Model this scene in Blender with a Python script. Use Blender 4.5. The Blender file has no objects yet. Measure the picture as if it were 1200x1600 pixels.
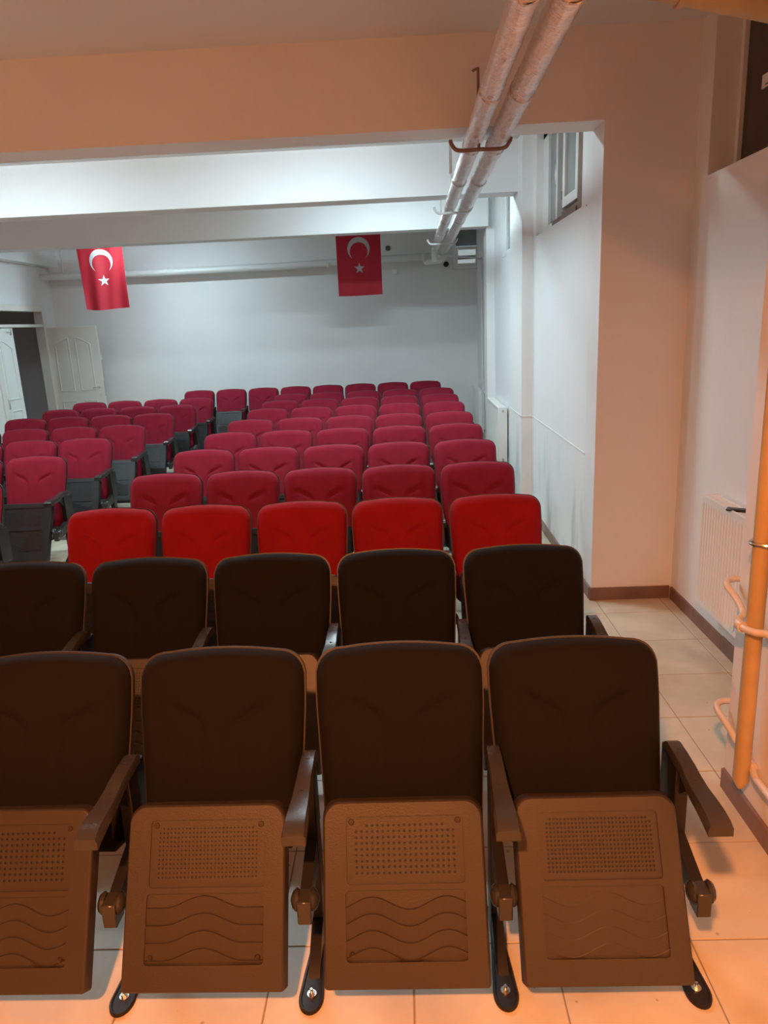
import bpy, bmesh, math, random
from mathutils import Vector, Matrix, noise
random.seed(7)
C = bpy.context.scene
COL = C.collection
PI = math.pi

# ------------------------------------------------------------------ camera
F_PX, YAW, PITCH, ROLL, CAM_H = 1132.46, 0.0345, 0.2541, -0.0456, 1.86
def make_camera():
    cy, sy, cp, sp = math.cos(YAW), math.sin(YAW), math.cos(PITCH), math.sin(PITCH)
    fwd = Vector((-sy*cp, cy*cp, -sp)); right = Vector((cy, sy, 0)); up = right.cross(fwd)
    cr, sr = math.cos(ROLL), math.sin(ROLL)
    r = right*cr + up*sr; u = -right*sr + up*cr
    cam = bpy.data.cameras.new('camera'); o = bpy.data.objects.new('camera', cam); COL.objects.link(o)
    m = Matrix.Identity(4)
    for i in range(3):
        m[i][0], m[i][1], m[i][2] = r[i], u[i], -fwd[i]
    m[0][3], m[1][3], m[2][3] = 0, 0, CAM_H
    o.matrix_world = m
    cam.sensor_fit = 'VERTICAL'; cam.sensor_height = 24; cam.sensor_width = 18
    cam.lens = F_PX*24/1600; cam.clip_start = 0.02; cam.clip_end = 100
    C.camera = o
make_camera()

# ------------------------------------------------------------------ world, exposure, light strengths
w = bpy.data.worlds.new('world'); C.world = w; w.use_nodes = True
w.node_tree.nodes['Background'].inputs[0].default_value = (0.55, 0.7, 0.8, 1)
w.node_tree.nodes['Background'].inputs[1].default_value = 0.25
vs = C.view_settings
vs.view_transform = 'Standard'; vs.look = 'None'; vs.gamma = 1; vs.use_curve_mapping = False
vs.exposure = 0.0
C.cycles.max_bounces = 8; C.cycles.diffuse_bounces = 5; C.cycles.glossy_bounces = 3
C.cycles.use_denoising = True
C.cycles.sample_clamp_indirect = 4.0
WARM_POS = (-0.5, -0.9, 3.33)
WARM_COL = (1.0, 0.33, 0.10); WARM_W = 320.0; WARM_SPREAD = 168
COOL_COL = (0.70, 0.92, 1.0)
TUBE = 172.0       # emission strength of the fluorescent tubes

# ------------------------------------------------------------------ room measures
XL, XW, XA = -6.0, 1.205, 1.735        # door wall, window wall, alcove wall
YB, YF = 12.9, -6.5                    # far wall, wall behind the camera
ZC = 3.41                              # ceiling
YCOL = 4.605

# ------------------------------------------------------------------ materials
MATS = {}
def mat(name, col, rough=0.6, metal=0.0, bump=0.0, bscale=30.0, var=0.0, vscale=3.0, sheen=0.0, spec=None, trans=0.0, coat=0.0):
    if name in MATS: return MATS[name]
    m = bpy.data.materials.new(name); m.use_nodes = True
    nt = m.node_tree; b = nt.nodes['Principled BSDF']
    b.inputs['Base Color'].default_value = (*col, 1); b.inputs['Roughness'].default_value = rough
    b.inputs['Metallic'].default_value = metal
    if spec is not None: b.inputs['Specular IOR Level'].default_value = spec
    if sheen:
        b.inputs['Sheen Weight'].default_value = sheen; b.inputs['Sheen Roughness'].default_value = 0.45
        b.inputs['Sheen Tint'].default_value = (min(1, col[0]*1.6+.25), col[1]+.15, col[2]+.18, 1)
    if coat: b.inputs['Coat Weight'].default_value = coat
    tc = nt.nodes.new('ShaderNodeTexCoord')
    if var:
        n = nt.nodes.new('ShaderNodeTexNoise'); n.inputs['Scale'].default_value = vscale; n.inputs['Detail'].default_value = 6
        nt.links.new(tc.outputs['Object'], n.inputs['Vector'])
        r = nt.nodes.new('ShaderNodeMapRange'); r.inputs[1].default_value = .3; r.inputs[2].default_value = .7
        r.inputs[3].default_value = 1-var; r.inputs[4].default_value = 1+var*.4
        nt.links.new(n.outputs['Fac'], r.inputs[0])
        x = nt.nodes.new('ShaderNodeMix'); x.data_type = 'RGBA'; x.blend_type = 'MULTIPLY'; x.inputs[0].default_value = 1
        x.inputs[6].default_value = (*col, 1)
        nt.links.new(r.outputs[0], x.inputs[7]); nt.links.new(x.outputs[2], b.inputs['Base Color'])
    if bump:
        n2 = nt.nodes.new('ShaderNodeTexNoise'); n2.inputs['Scale'].default_value = bscale; n2.inputs['Detail'].default_value = 4
        nt.links.new(tc.outputs['Object'], n2.inputs['Vector'])
        bp = nt.nodes.new('ShaderNodeBump'); bp.inputs['Strength'].default_value = bump; bp.inputs['Distance'].default_value = 0.01
        nt.links.new(n2.outputs['Fac'], bp.inputs['Height']); nt.links.new(bp.outputs[0], b.inputs['Normal'])
    MATS[name] = m
    return m

def wall_mat():
    m = mat('painted_plaster', (0.80, 0.795, 0.79), .62, bump=.25, bscale=9, var=.05, vscale=1.1)
    return m
def dirty_wall_mat():
    # plaster with old scuffs and grey dirt that thins out upward (wear of the wall itself)
    m = bpy.data.materials.new('scuffed_plaster'); m.use_nodes = True
    nt = m.node_tree; b = nt.nodes['Principled BSDF']; b.inputs['Roughness'].default_value = .62
    tc = nt.nodes.new('ShaderNodeTexCoord'); sp = nt.nodes.new('ShaderNodeSeparateXYZ')
    nt.links.new(tc.outputs['Object'], sp.inputs[0])
    n = nt.nodes.new('ShaderNodeTexNoise'); n.inputs['Scale'].default_value = 2.2; n.inputs['Detail'].default_value = 8
    mp = nt.nodes.new('ShaderNodeMapping'); mp.inputs['Scale'].default_value = (1, 2.4, .7)
    nt.links.new(tc.outputs['Object'], mp.inputs[0]); nt.links.new(mp.outputs[0], n.inputs['Vector'])
    r = nt.nodes.new('ShaderNodeMapRange'); r.inputs[1].default_value = .5; r.inputs[2].default_value = .72
    nt.links.new(n.outputs['Fac'], r.inputs[0])
    z = nt.nodes.new('ShaderNodeMapRange'); z.inputs[1].default_value = 1.0; z.inputs[2].default_value = .2
    nt.links.new(sp.outputs['Z'], z.inputs[0])
    mu = nt.nodes.new('ShaderNodeMath'); mu.operation = 'MULTIPLY'
    nt.links.new(r.outputs[0], mu.inputs[0]); nt.links.new(z.outputs[0], mu.inputs[1])
    x = nt.nodes.new('ShaderNodeMix'); x.data_type = 'RGBA'
    x.inputs[6].default_value = (.80, .795, .79, 1); x.inputs[7].default_value = (.48, .50, .50, 1)
    nt.links.new(mu.outputs[0], x.inputs[0]); nt.links.new(x.outputs[2], b.inputs['Base Color'])
    n2 = nt.nodes.new('ShaderNodeTexNoise'); n2.inputs['Scale'].default_value = 8
    nt.links.new(tc.outputs['Object'], n2.inputs['Vector'])
    bp = nt.nodes.new('ShaderNodeBump'); bp.inputs['Strength'].default_value = .25; bp.inputs['Distance'].default_value = .01
    nt.links.new(n2.outputs['Fac'], bp.inputs['Height']); nt.links.new(bp.outputs[0], b.inputs['Normal'])
    return m
def tile_mat():
    m = bpy.data.materials.new('floor_tile_ceramic'); m.use_nodes = True
    nt = m.node_tree; b = nt.nodes['Principled BSDF']; b.inputs['Roughness'].default_value = .42
    g = nt.nodes.new('ShaderNodeNewGeometry')
    n = nt.nodes.new('ShaderNodeTexNoise'); n.inputs['Scale'].default_value = 3.5; n.inputs['Detail'].default_value = 9; n.inputs['Distortion'].default_value = .6
    nt.links.new(g.outputs['Position'], n.inputs['Vector'])
    cr = nt.nodes.new('ShaderNodeValToRGB')
    cr.color_ramp.elements[0].position = .28; cr.color_ramp.elements[0].color = (.48, .42, .31, 1)
    cr.color_ramp.elements[1].position = .68; cr.color_ramp.elements[1].color = (.64, .575, .45, 1)
    nt.links.new(n.outputs['Fac'], cr.inputs[0])
    v = nt.nodes.new('ShaderNodeTexVoronoi'); v.inputs['Scale'].default_value = 16; v.inputs['Randomness'].default_value = 1
    nt.links.new(g.outputs['Position'], v.inputs['Vector'])
    n3 = nt.nodes.new('ShaderNodeTexNoise'); n3.inputs['Scale'].default_value = 2.5
    nt.links.new(g.outputs['Position'], n3.inputs['Vector'])
    th = nt.nodes.new('ShaderNodeMapRange'); th.inputs[1].default_value = .45; th.inputs[2].default_value = .75
    th.inputs[3].default_value = .02; th.inputs[4].default_value = .16
    nt.links.new(n3.outputs['Fac'], th.inputs[0])
    lt = nt.nodes.new('ShaderNodeMath'); lt.operation = 'LESS_THAN'
    nt.links.new(v.outputs['Distance'], lt.inputs[0]); nt.links.new(th.outputs[0], lt.inputs[1])
    mu = nt.nodes.new('ShaderNodeMath'); mu.operation = 'MULTIPLY'; mu.inputs[1].default_value = .55
    nt.links.new(lt.outputs[0], mu.inputs[0])
    x = nt.nodes.new('ShaderNodeMix'); x.data_type = 'RGBA'; x.inputs[7].default_value = (.2, .15, .1, 1)
    nt.links.new(mu.outputs[0], x.inputs[0]); nt.links.new(cr.outputs[0], x.inputs[6])
    nt.links.new(x.outputs[2], b.inputs['Base Color'])
    return m
def foil_mat():
    m = bpy.data.materials.new('aluminium_foil_wrap'); m.use_nodes = True
    nt = m.node_tree; b = nt.nodes['Principled BSDF']
    b.inputs['Base Color'].default_value = (.80, .77, .78, 1); b.inputs['Metallic'].default_value = 1.0; b.inputs['Roughness'].default_value = .24
    tc = nt.nodes.new('ShaderNodeTexCoord')
    mp = nt.nodes.new('ShaderNodeMapping'); mp.inputs['Scale'].default_value = (10, 55, 10)
    nt.links.new(tc.outputs['Object'], mp.inputs[0])
    n = nt.nodes.new('ShaderNodeTexNoise'); n.inputs['Scale'].default_value = 2.2; n.inputs['Detail'].default_value = 7; n.inputs['Distortion'].default_value = 1.2
    nt.links.new(mp.outputs[0], n.inputs['Vector'])
    bp = nt.nodes.new('ShaderNodeBump'); bp.inputs['Strength'].default_value = .8; bp.inputs['Distance'].default_value = .032
    nt.links.new(n.outputs['Fac'], bp.inputs['Height']); nt.links.new(bp.outputs[0], b.inputs['Normal'])
    return m
def flag_mat(name, col):
    m = bpy.data.materials.new(name); m.use_nodes = True
    nt = m.node_tree; b = nt.nodes['Principled BSDF']; b.inputs['Base Color'].default_value = (*col, 1); b.inputs['Roughness'].default_value = .7
    t = nt.nodes.new('ShaderNodeBsdfTranslucent'); t.inputs[0].default_value = (*col, 1)
    mx = nt.nodes.new('ShaderNodeMixShader'); mx.inputs[0].default_value = .35
    out = nt.nodes['Material Output']
    nt.links.new(b.outputs[0], mx.inputs[1]); nt.links.new(t.outputs[0], mx.inputs[2]); nt.links.new(mx.outputs[0], out.inputs[0])
    return m
def emit_mat(name, col, s):
    m = bpy.data.materials.new(name); m.use_nodes = True
    b = m.node_tree.nodes['Principled BSDF']
    b.inputs['Emission Color'].default_value = (*col, 1); b.inputs['Emission Strength'].default_value = s
    return m

WALL = wall_mat(); DWALL = dirty_wall_mat(); TILE = tile_mat(); FOIL = foil_mat()
CEILM = mat('ceiling_paint', (.70, .69, .68), .75, bump=.2, bscale=7)
GROUT = mat('dark_grout', (.26, .20, .14), .9)
SKIRT = mat('brown_skirting_tile', (.20, .115, .09), .38, var=.25, vscale=6)
PLAST = mat('warm_lit_black_plastic', (.032, .022, .016), .46, spec=.7, bump=.10, bscale=260, var=.12, vscale=5)  # black plastic, orange lamplight on the front two rows put into its colour
PLASTB = mat('dim_lit_black_plastic', (.014, .013, .0135), .46, spec=.45, bump=.10, bscale=260)  # same black plastic, colour darkened for the dimmer rows behind
PLAST2 = mat('black_armrest_plastic', (.036, .034, .034), .25, bump=.06, bscale=200)
STEEL = mat('black_painted_steel', (.016, .014, .014), .38, spec=.3)
CHROME = mat('zinc_plated_bolt', (.75, .73, .70), .25, metal=1)
SCREWM = mat('dark_screw', (.03, .02, .015), .4)
BLACKF = mat('black_upholstery', (.0045, .0033, .003), .9, spec=.28, bump=.15, bscale=300, sheen=.02, var=.12, vscale=6)
RED = mat('red_velvet', (.28, .006, .011), .85, spec=.2, bump=.12, bscale=260, sheen=.06, var=.16, vscale=7)
CRIM = mat('crimson_velvet', (.225, .009, .027), .85, spec=.2, bump=.12, bscale=260, sheen=.10, var=.16, vscale=7)
WHITEP = mat('white_enamel', (.80, .80, .77), .3)
PVC = mat('white_window_frame', (.78, .79, .77), .35)
DOORM = mat('cream_door_paint', (.76, .73, .68), .4)
DOORW = mat('white_door_paint', (.78, .80, .78), .35)
GLASSD = mat('dark_window_glass', (.045, .03, .03), .12, spec=.5)
GLASSG = mat('grey_window_glass', (.23, .25, .25), .18, spec=.5)
SKYP = mat('frosted_daylight_glass', (.75, .82, .82), .3)
SKYP.node_tree.nodes['Principled BSDF'].inputs['Emission Color'].default_value = (.8, .95, 1, 1)
SKYP.node_tree.nodes['Principled BSDF'].inputs['Emission Strength'].default_value = .3
PIPEP = mat('yellowed_pipe_paint', (.60, .42, .20), .35, bump=.2, bscale=40, var=.15, vscale=9)
PIPEW = mat('cream_small_pipe_paint', (.66, .58, .50), .3, bump=.15, bscale=60)
PIPEL = mat('white_pipe_paint', (.70, .70, .69), .35, bump=.2, bscale=30)
IRON = mat('warm_lit_bracket_iron', (.22, .14, .11), .5)  # brown tone is the orange lamplight put into the iron's colour
IRONL = mat('pale_bracket_iron', (.50, .49, .47), .5)
WOOD = mat('brown_wood_subframe', (.22, .13, .09), .6, var=.35, vscale=14)
DARK = mat('dark_corridor', (.035, .033, .034), .9)
BLK = mat('black_rubber', (.02, .02, .02), .4)
FLAGR = flag_mat('red_flag_cloth', (.44, .012, .028)); FLAGW = flag_mat('white_flag_cloth', (.62, .65, .66))

# ------------------------------------------------------------------ mesh helpers
class MB:
    def __init__(s): s.v = []; s.f = []
    def add(s, vs, fs):
        b = len(s.v); s.v += [tuple(p) for p in vs]; s.f += [tuple(i+b for i in f) for f in fs]; return s
    def box(s, x0, x1, y0, y1, z0, z1):
        v = [(x, y, z) for x in (x0, x1) for y in (y0, y1) for z in (z0, z1)]
        return s.add(v, [(0, 1, 3, 2), (4, 6, 7, 5), (0, 4, 5, 1), (2, 3, 7, 6), (0, 2, 6, 4), (1, 5, 7, 3)])
    def bbox(s, x0, x1, y0, y1, z0, z1, b=.004):
        bm = bmesh.new(); bmesh.ops.create_cube(bm, size=1)
        for q in bm.verts: q.co = Vector(((x0+x1)/2+q.co.x*(x1-x0), (y0+y1)/2+q.co.y*(y1-y0), (z0+z1)/2+q.co.z*(z1-z0)))
        bmesh.ops.bevel(bm, geom=bm.edges[:], offset=b, segments=1, affect='EDGES')
        s.bm(bm); return s
    def bm(s, bm):
        bm.verts.ensure_lookup_table(); bm.verts.index_update()
        s.add([q.co[:] for q in bm.verts], [[q.index for q in f.verts] for f in bm.faces]); bm.free(); return s
    def prism(s, pts, ax, a, b):
        # pts polygon in the plane normal to axis ax; extruded a..b
        n = len(pts)
        def P(p, t):
            return {'x': (t, p[0], p[1]), 'y': (p[0], t, p[1]), 'z': (p[0], p[1], t)}[ax]
        v = [P(p, a) for p in pts]+[P(p, b) for p in pts]
        f = [tuple(range(n))[::-1], tuple(range(n, 2*n))]+[(i, (i+1) % n, n+(i+1) % n, n+i) for i in range(n)]
        return s.add(v, f)
    def tube(s, pts, r, n=12, cap=True, jit=0.0, rs=None):
        pts = [Vector(p) for p in pts]; rings = []
        t0 = (pts[1]-pts[0]).normalized(); up = Vector((0, 0, 1)) if abs(t0.z) < .9 else Vector((1, 0, 0))
        nrm = t0.cross(up).normalized()
        for i, p in enumerate(pts):
            t = ((pts[min(i+1, len(pts)-1)]-p).normalized()+(p-pts[max(i-1, 0)]).normalized())
            t = t.normalized() if t.length > 1e-6 else t0
            nrm = (nrm-t*nrm.dot(t)).normalized(); bn = t.cross(nrm)
            rr = rs[i] if rs else r
            rings.append([p+(nrm*math.cos(2*PI*k/n)+bn*math.sin(2*PI*k/n))*rr*(1+jit*noise.noise(Vector((i*1.7+r*99, k*.9, p.y*3)))) for k in range(n)])
        v = [q for rg in rings for q in rg]; f = []
        for i in range(len(rings)-1):
            for k in range(n): f.append((i*n+k, i*n+(k+1) % n, (i+1)*n+(k+1) % n, (i+1)*n+k))
        if cap: f += [tuple(range(n))[::-1], tuple(range((len(rings)-1)*n, len(rings)*n))]
        return s.add(v, f)
    def xf(s, M):
        s.v = [tuple(M @ Vector(p)) for p in s.v]; return s
    def fn(s, g):
        s.v = [tuple(g(p)) for p in s.v]; return s
    def mesh(s, name, m, smooth=True):
        me = bpy.data.meshes.new(name); me.from_pydata(s.v, [], s.f)
        bm = bmesh.new(); bm.from_mesh(me); bmesh.ops.recalc_face_normals(bm, faces=bm.faces); bm.to_mesh(me); bm.free()
        me.materials.append(m)
        if smooth:
            me.polygons.foreach_set('use_smooth', [True]*len(me.polygons))
            me.set_sharp_from_angle(angle=math.radians(38))
        return me
def link(name, me, parent=None, loc=None):
    o = bpy.data.objects.new(name, me); COL.objects.link(o)
    if parent is not None: o.parent = parent
    if loc is not None: o.location = loc
    return o
def ob(name, mb, m, parent=None, smooth=True, loc=None): return link(name, mb.mesh(name, m, smooth), parent, loc)
def tag(o, label, cat, group=None):
    o['label'] = label; o['category'] = cat
    if group: o['group'] = group
    return o
def struct(name, mb, m, parent=None, smooth=True):
    o = ob(name, mb, m, parent, smooth)
    if parent is None: o['kind'] = 'structure'
    return o
def sempty(name, loc=(0, 0, 0)):
    o = bpy.data.objects.new(name, None); COL.objects.link(o); o.location = loc; o['kind'] = 'structure'; return o
def thing(name, label, cat, loc=(0, 0, 0), group=None):
    o = bpy.data.objects.new(name, None); COL.objects.link(o); o.location = loc; tag(o, label, cat, group); return o
def rrect(w0, w1, h0, h1, r, n=4, rb=None):
    rb = r if rb is None else rb; p = []
    for cx, cz, a0, q in ((w1-r, h1-r, 0, r), (w0+r, h1-r, 90, r), (w0+rb, h0+rb, 180, rb), (w1-rb, h0+rb, 270, rb)):
        for i in range(n+1):
            a = math.radians(a0+90*i/n); p.append((cx+q*math.cos(a), cz+q*math.sin(a)))
    return p
def plate(outer, holes):
    """flat plate (x,h) triangulated round its holes -> verts2d, faces"""
    bm = bmesh.new(); es = []
    for lp in [outer]+holes:
        vs = [bm.verts.new((x, y, 0)) for x, y in lp]
        es += [bm.edges.new((vs[i], vs[(i+1) % len(vs)])) for i in range(len(vs))]
    bmesh.ops.triangle_fill(bm, edges=es, use_beauty=True)
    bm.verts.index_update()
    v = [(q.co.x, q.co.y) for q in bm.verts]; f = [[q.index for q in fc.verts] for fc in bm.faces]; bm.free()
    return v, f
def wall_with_holes(x, thick, ys, holes, face=-1):
    """wall slab in the plane X=x spanning ys=(y0,y1,z0,z1) with rectangular openings, built from boxes"""
    y0, y1, z0, z1 = ys; mb = MB(); hs = sorted(holes); cur = y0
    for (a, b, c, d) in hs:
        if a > cur: mb.box(x, x+thick, cur, a, z0, z1)
        if c > z0: mb.box(x, x+thick, a, b, z0, c)
        if d < z1: mb.box(x, x+thick, a, b, d, z1)
        cur = b
    if cur < y1: mb.box(x, x+thick, cur, y1, z0, z1)
    return mb

# ------------------------------------------------------------------ floor of ceramic tiles
def build_floor():
    fl = sempty('floor')
    ob('floor_bed', MB().box(XL-.3, XA+.3, YF-.3, YB+.3, -.12, -.0025), GROUT, fl, False)
    T = .423; g = .004
    tile = MB().bbox(g/2, T-g/2, g/2, T-g/2, -.012, 0, .0018).mesh('tile', TILE, False)
    rest = MB(); n = 0; cells = []
    for i in range(-16, 4):
        for j in range(-16, 27):
            x = .389+i*T; y = 3.101+j*T
            if x+T < XL or y+T < YF or y > YB: continue
            # the tiles that show: front strip, the two aisles
            pr = 9
            if 1.0 < y < 2.3 and -1.6 < x < 1.7: pr = 0
            elif x > .7 and y < 4.8 and y > .9: pr = 1
            elif x > .35 and 1 < y < 12: pr = 2
            elif -3.7 < x < -1.6 and 3.2 < y < 11: pr = 3
            elif -2.6 < x <= .35 and 2.2 < y < 6: pr = 4
            cells.append((pr, y, x))
    cells.sort()
    for k, (pr, y, x) in enumerate(cells):
        if k < 290 and pr < 9: link('tile', tile, fl, (x, y, random.uniform(-.0006, .0004)))
        else: rest.bbox(x+g/2, x+T-g/2, y+g/2, y+T-g/2, -.012, 0, .0018)
    o = ob('tiles', rest, TILE, fl, False); o['kind'] = 'stuff'
build_floor()

# ------------------------------------------------------------------ walls, ceiling, beams
struct('ceiling', MB().box(XL-.3, XA+.4, YF-.3, YB+.3, ZC, ZC+.2), CEILM, None, False)
struct('wall_back', MB().box(XL-.3, .93, YB, YB+.3, 0, ZC).box(.93, 1.36, YB, YB+.3, 0, 2.72).box(1.36, 1.9, YB, YB+.3, 0, ZC), WALL, None, False)
struct('wall_left', wall_with_holes(XL-.12, .12, (YF, YB, 0, ZC), [(10.84, 12.47, 0, 2.33)]), WALL, None, False)
struct('wall_behind_camera', MB().box(XL-.3, XA+.3, YF-.3, YF, 0, ZC), mat('dark_bounce_absorber', (.14, .08, .05), .5), None, False)  # unseen wall, its dark brown surface invented to cut the warm bounce
struct('wall_right_near', MB().box(1.225, 1.95, YF, 2.578, 0, ZC), WALL, None, False)
struct('wall_right_alcove', wall_with_holes(XA, .35, (2.5, YCOL+.02, 0, ZC), [(3.0, 4.42, 2.57, 3.36)]), WALL, None, False)
struct('wall_right_column', MB().box(XW, XA+.35, YCOL, 4.86, 0, ZC), WALL, None, False)
struct('wall_right_middle', wall_with_holes(XW, .4, (4.86, 6.92, 0, ZC), [(5.115, 6.76, 2.54, 3.35)]), DWALL, None, False)
struct('wall_right_pilaster', MB().box(1.105, 1.605, 6.90, 7.64, 0, ZC), DWALL, None, False)
struct('wall_right_far', wall_with_holes(XW, .4, (7.64, 9.70, 0, ZC), [(7.9, 8.95, 2.54, 3.35)]), DWALL, None, False)
struct('wall_right_far_pilaster', MB().box(1.105, 1.605, 9.70, 10.0, 0, ZC), WALL, None, False)
struct('wall_right_end', MB().box(1.31, 1.7, 10.0, YB, 0, ZC), WALL, None, False)
struct('ceiling_beam_front', MB().box(XL, XW+.02, YCOL-.004, 4.86, 2.93, ZC+.01), WALL, None, False)
struct('ceiling_beam_middle', MB().box(XL, 1.12, 7.15, 7.42, 2.97, ZC+.01), WALL, None, False)
struct('ceiling_beam_far', MB().box(XL, 1.12, 9.6, 9.87, 2.97, ZC+.01), WALL, None, False)
struct('ceiling_beam_left', MB().box(XL, -5.82, 9.87, YB, 3.03, ZC+.01), WALL, None, False)
# corridor behind the doorway
struct('wall_corridor', MB().box(-7.6, -7.5, 10.2, 13.1, 0, 3.0).box(-7.6, -6.12, 13.0, 13.1, 0, 3.0).box(-7.6, -6.12, 10.1, 10.2, 0, 3.0).box(-7.6, -6.12, 10.2, 13.1, 2.9, 3.0).box(-7.6, -6.12, 10.2, 13.1, -.1, 0), mat('corridor_plaster', (.55, .53, .54), .8), None, False)
# thin raised paint line round the window wall at dado height
struct('trim_1', MB().box(XW-.004, XW, 4.86, 6.90, .945, .957).box(1.101, 1.105, 6.896, 7.64, .945, .957).box(1.101, XW, 6.896, 6.90, .945, .957), PVC, None, False)

def skirting(name, p0, p1, nrm, h=.085, t=.012, L=.40, miss=()):
    """row of skirting tiles from p0 to p1 (xy) standing off along nrm"""
    e = sempty(name); a = Vector(p0); b = Vector(p1); d = (b-a); n = max(1, round(d.length/L)); u = d/n
    nv = Vector(nrm)
    for i in range(n):
        if i in miss: continue
        s0 = a+u*i; s1 = a+u*(i+1); du = u.normalized()*.0015
        q = [s0+du, s1-du, s1-du+nv*t, s0+du+nv*t]
        hh = h*(1+random.uniform(-.03, .03))
        mb = MB().add([(c.x, c.y, .0) for c in q]+[(c.x, c.y, hh) for c in q[:2]]+[(c.x, c.y, hh-.004) for c in q[2:]],
                      [(3, 2, 1, 0), (4, 5, 6, 7), (0, 1, 5, 4), (1, 2, 6, 5), (2, 3, 7, 6), (3, 0, 4, 7)])
        ob('skirting_tile', mb, SKIRT, e, False)
    return e
skirting('baseboard_near', (1.225, 2.578), (1.225, .6), (-1, 0))
skirting('baseboard_alcove', (XA, 4.59), (XA, 2.6), (-1, 0))
skirting('baseboard_column', (XW-.012, YCOL), (XA-.012, YCOL), (0, -1), L=.52)
skirting('baseboard_middle', (XW, 4.62), (XW, 6.88), (-1, 0))
skirting('baseboard_far', (XW, 7.66), (XW, 9.68), (-1, 0))
skirting('baseboard_back', (XL+.02, YB), (1.30, YB), (0, -1))

# ------------------------------------------------------------------ lamps that the beams hide
TUBEM = emit_mat('batten_diffuser_glow', COOL_COL, TUBE)
def tube_lamp(x, y, label, L=1.2, k=1.0, z=ZC):
    t = thing('batten_lamp', label, 'lamp', (x, y, z), 'batten lamps between the beams')
    ob('housing', MB().bbox(-L/2, L/2, -.04, .04, -.035, -.001, .006), WHITEP, t)
    m = TUBEM if k == 1 else emit_mat('batten_diffuser_glow_dim', COOL_COL, TUBE*k)
    ob('diffuser', MB().prism([(-.05, -.036), (-.05, -.048), (-.035, -.058), (.035, -.058), (.05, -.048), (.05, -.036)], 'x', -L/2+.02, L/2-.02), m, t)
    for s in (-1, 1): ob('end_cap', MB().bbox(s*L/2-.018, s*L/2+.018, -.054, .054, -.062, -.03, .004), WHITEP, t)
tube_lamp(-.70, 5.65, 'white batten lamp on the ceiling behind the front beam, nearest the window wall')
tube_lamp(-3.6, 5.65, 'white batten lamp on the ceiling behind the front beam, towards the door wall')
tube_lamp(-.2, 8.10, 'white batten lamp on the ceiling between the middle and far beams')
tube_lamp(-3.7, 10.95, 'white batten lamp on the ceiling just behind the far beam', k=1.0)
def warm_lamp():
    t = thing('ceiling_lamp', 'warm orange round lamp on the ceiling behind the viewer', 'lamp', WARM_POS)
    ob('housing', MB().tube([(0, 0, .012), (0, 0, ZC-WARM_POS[2]-.001)], .11, 28), WHITEP, t)
    ob('diffuser', MB().tube([(0, 0, .006), (0, 0, .012)], .095, 28), emit_mat('warm_diffuser', WARM_COL, 40), t)
    l = bpy.data.lights.new('lamp_light', 'AREA'); l.shape = 'DISK'; l.size = .17; l.energy = WARM_W; l.color = WARM_COL; l.spread = math.radians(WARM_SPREAD)
    o = bpy.data.objects.new('lamp_light', l); COL.objects.link(o); o.parent = t; o.location = (0, 0, 0)
warm_lamp()

# ------------------------------------------------------------------ auditorium seats
BT, BY, BZ, BL = math.radians(20), -.192, .327, .606      # backrest plane
def back_xf(p):            # (x, depth towards the sitter, height along the back)
    x, d, h = p; h2 = h
    return (x, BY+h2*math.sin(BT)-d*math.cos(BT), BZ+h2*math.cos(BT)+d*math.sin(BT))
PT, PY, PZ, PL = math.radians(28.3), -.517, .144, .465    # folded seat plane, front = underside
def pan_xf(p):             # (x, depth out of the underside towards the viewer, height along it)
    x, d, h = p
    return (x, PY+h*math.sin(PT)-d*math.cos(PT), PZ+h*math.cos(PT)+d*math.sin(PT))
def back_outline(n=72, grow=0.0):
    # wide rounded top, slight taper down to the seat
    pts = []
    W1, W0 = .256+grow, .232+grow
    def half(h):
        return W0+(W1-W0)*min(1, max(0, h/(BL*.72)))
    R = .085
    top = BL+grow; bot = -grow
    path = []
    for i in range(10):                                    # right side, upward
        h = bot+.03+(top-R-bot-.03)*i/9; path.append((half(h), h))
    for i in range(1, 9):
        a = PI/2*i/8; path.append((W1-R+R*math.cos(a)**.9, top-R-.012+R*math.sin(a)**.9))
    for i in range(1, 9):
        u = 1-i/8; x = (W1-R)*u; path.append((x, top-.012+.012*(1-u*u)))
    right = path
    left = [(-x, h) for x, h in reversed(path[:-1])]
    base = [(-W0+.03, bot), (0, bot), (W0-.03, bot)]
    return right+left+base
def crease(x, h):
    # V-shaped pressed seams running down into two vertical ones
    a = abs(x); d = 0
    hv = .395+(a-.055)*.5
    if .045 < a < .17:
        e = (h-hv)/.013; d += .010*math.exp(-e*e)*min(1, (a-.045)/.03, (.17-a)/.04)
        if h < hv: d += .0035*math.exp(-((hv-h)/.06))
    if h < .39:
        e = (a-.052)/.011; d += .004*math.exp(-e*e)*min(1, (.39-h)/.04)
    e = max(0, (a-.175)/.06); 
    d += .004*math.exp(-((a-.185)/.02)**2)*min(1, max(0, h-.05)/.1)*(1 if h < .5 else max(0, 1-(h-.5)/.05))
    return d
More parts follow.
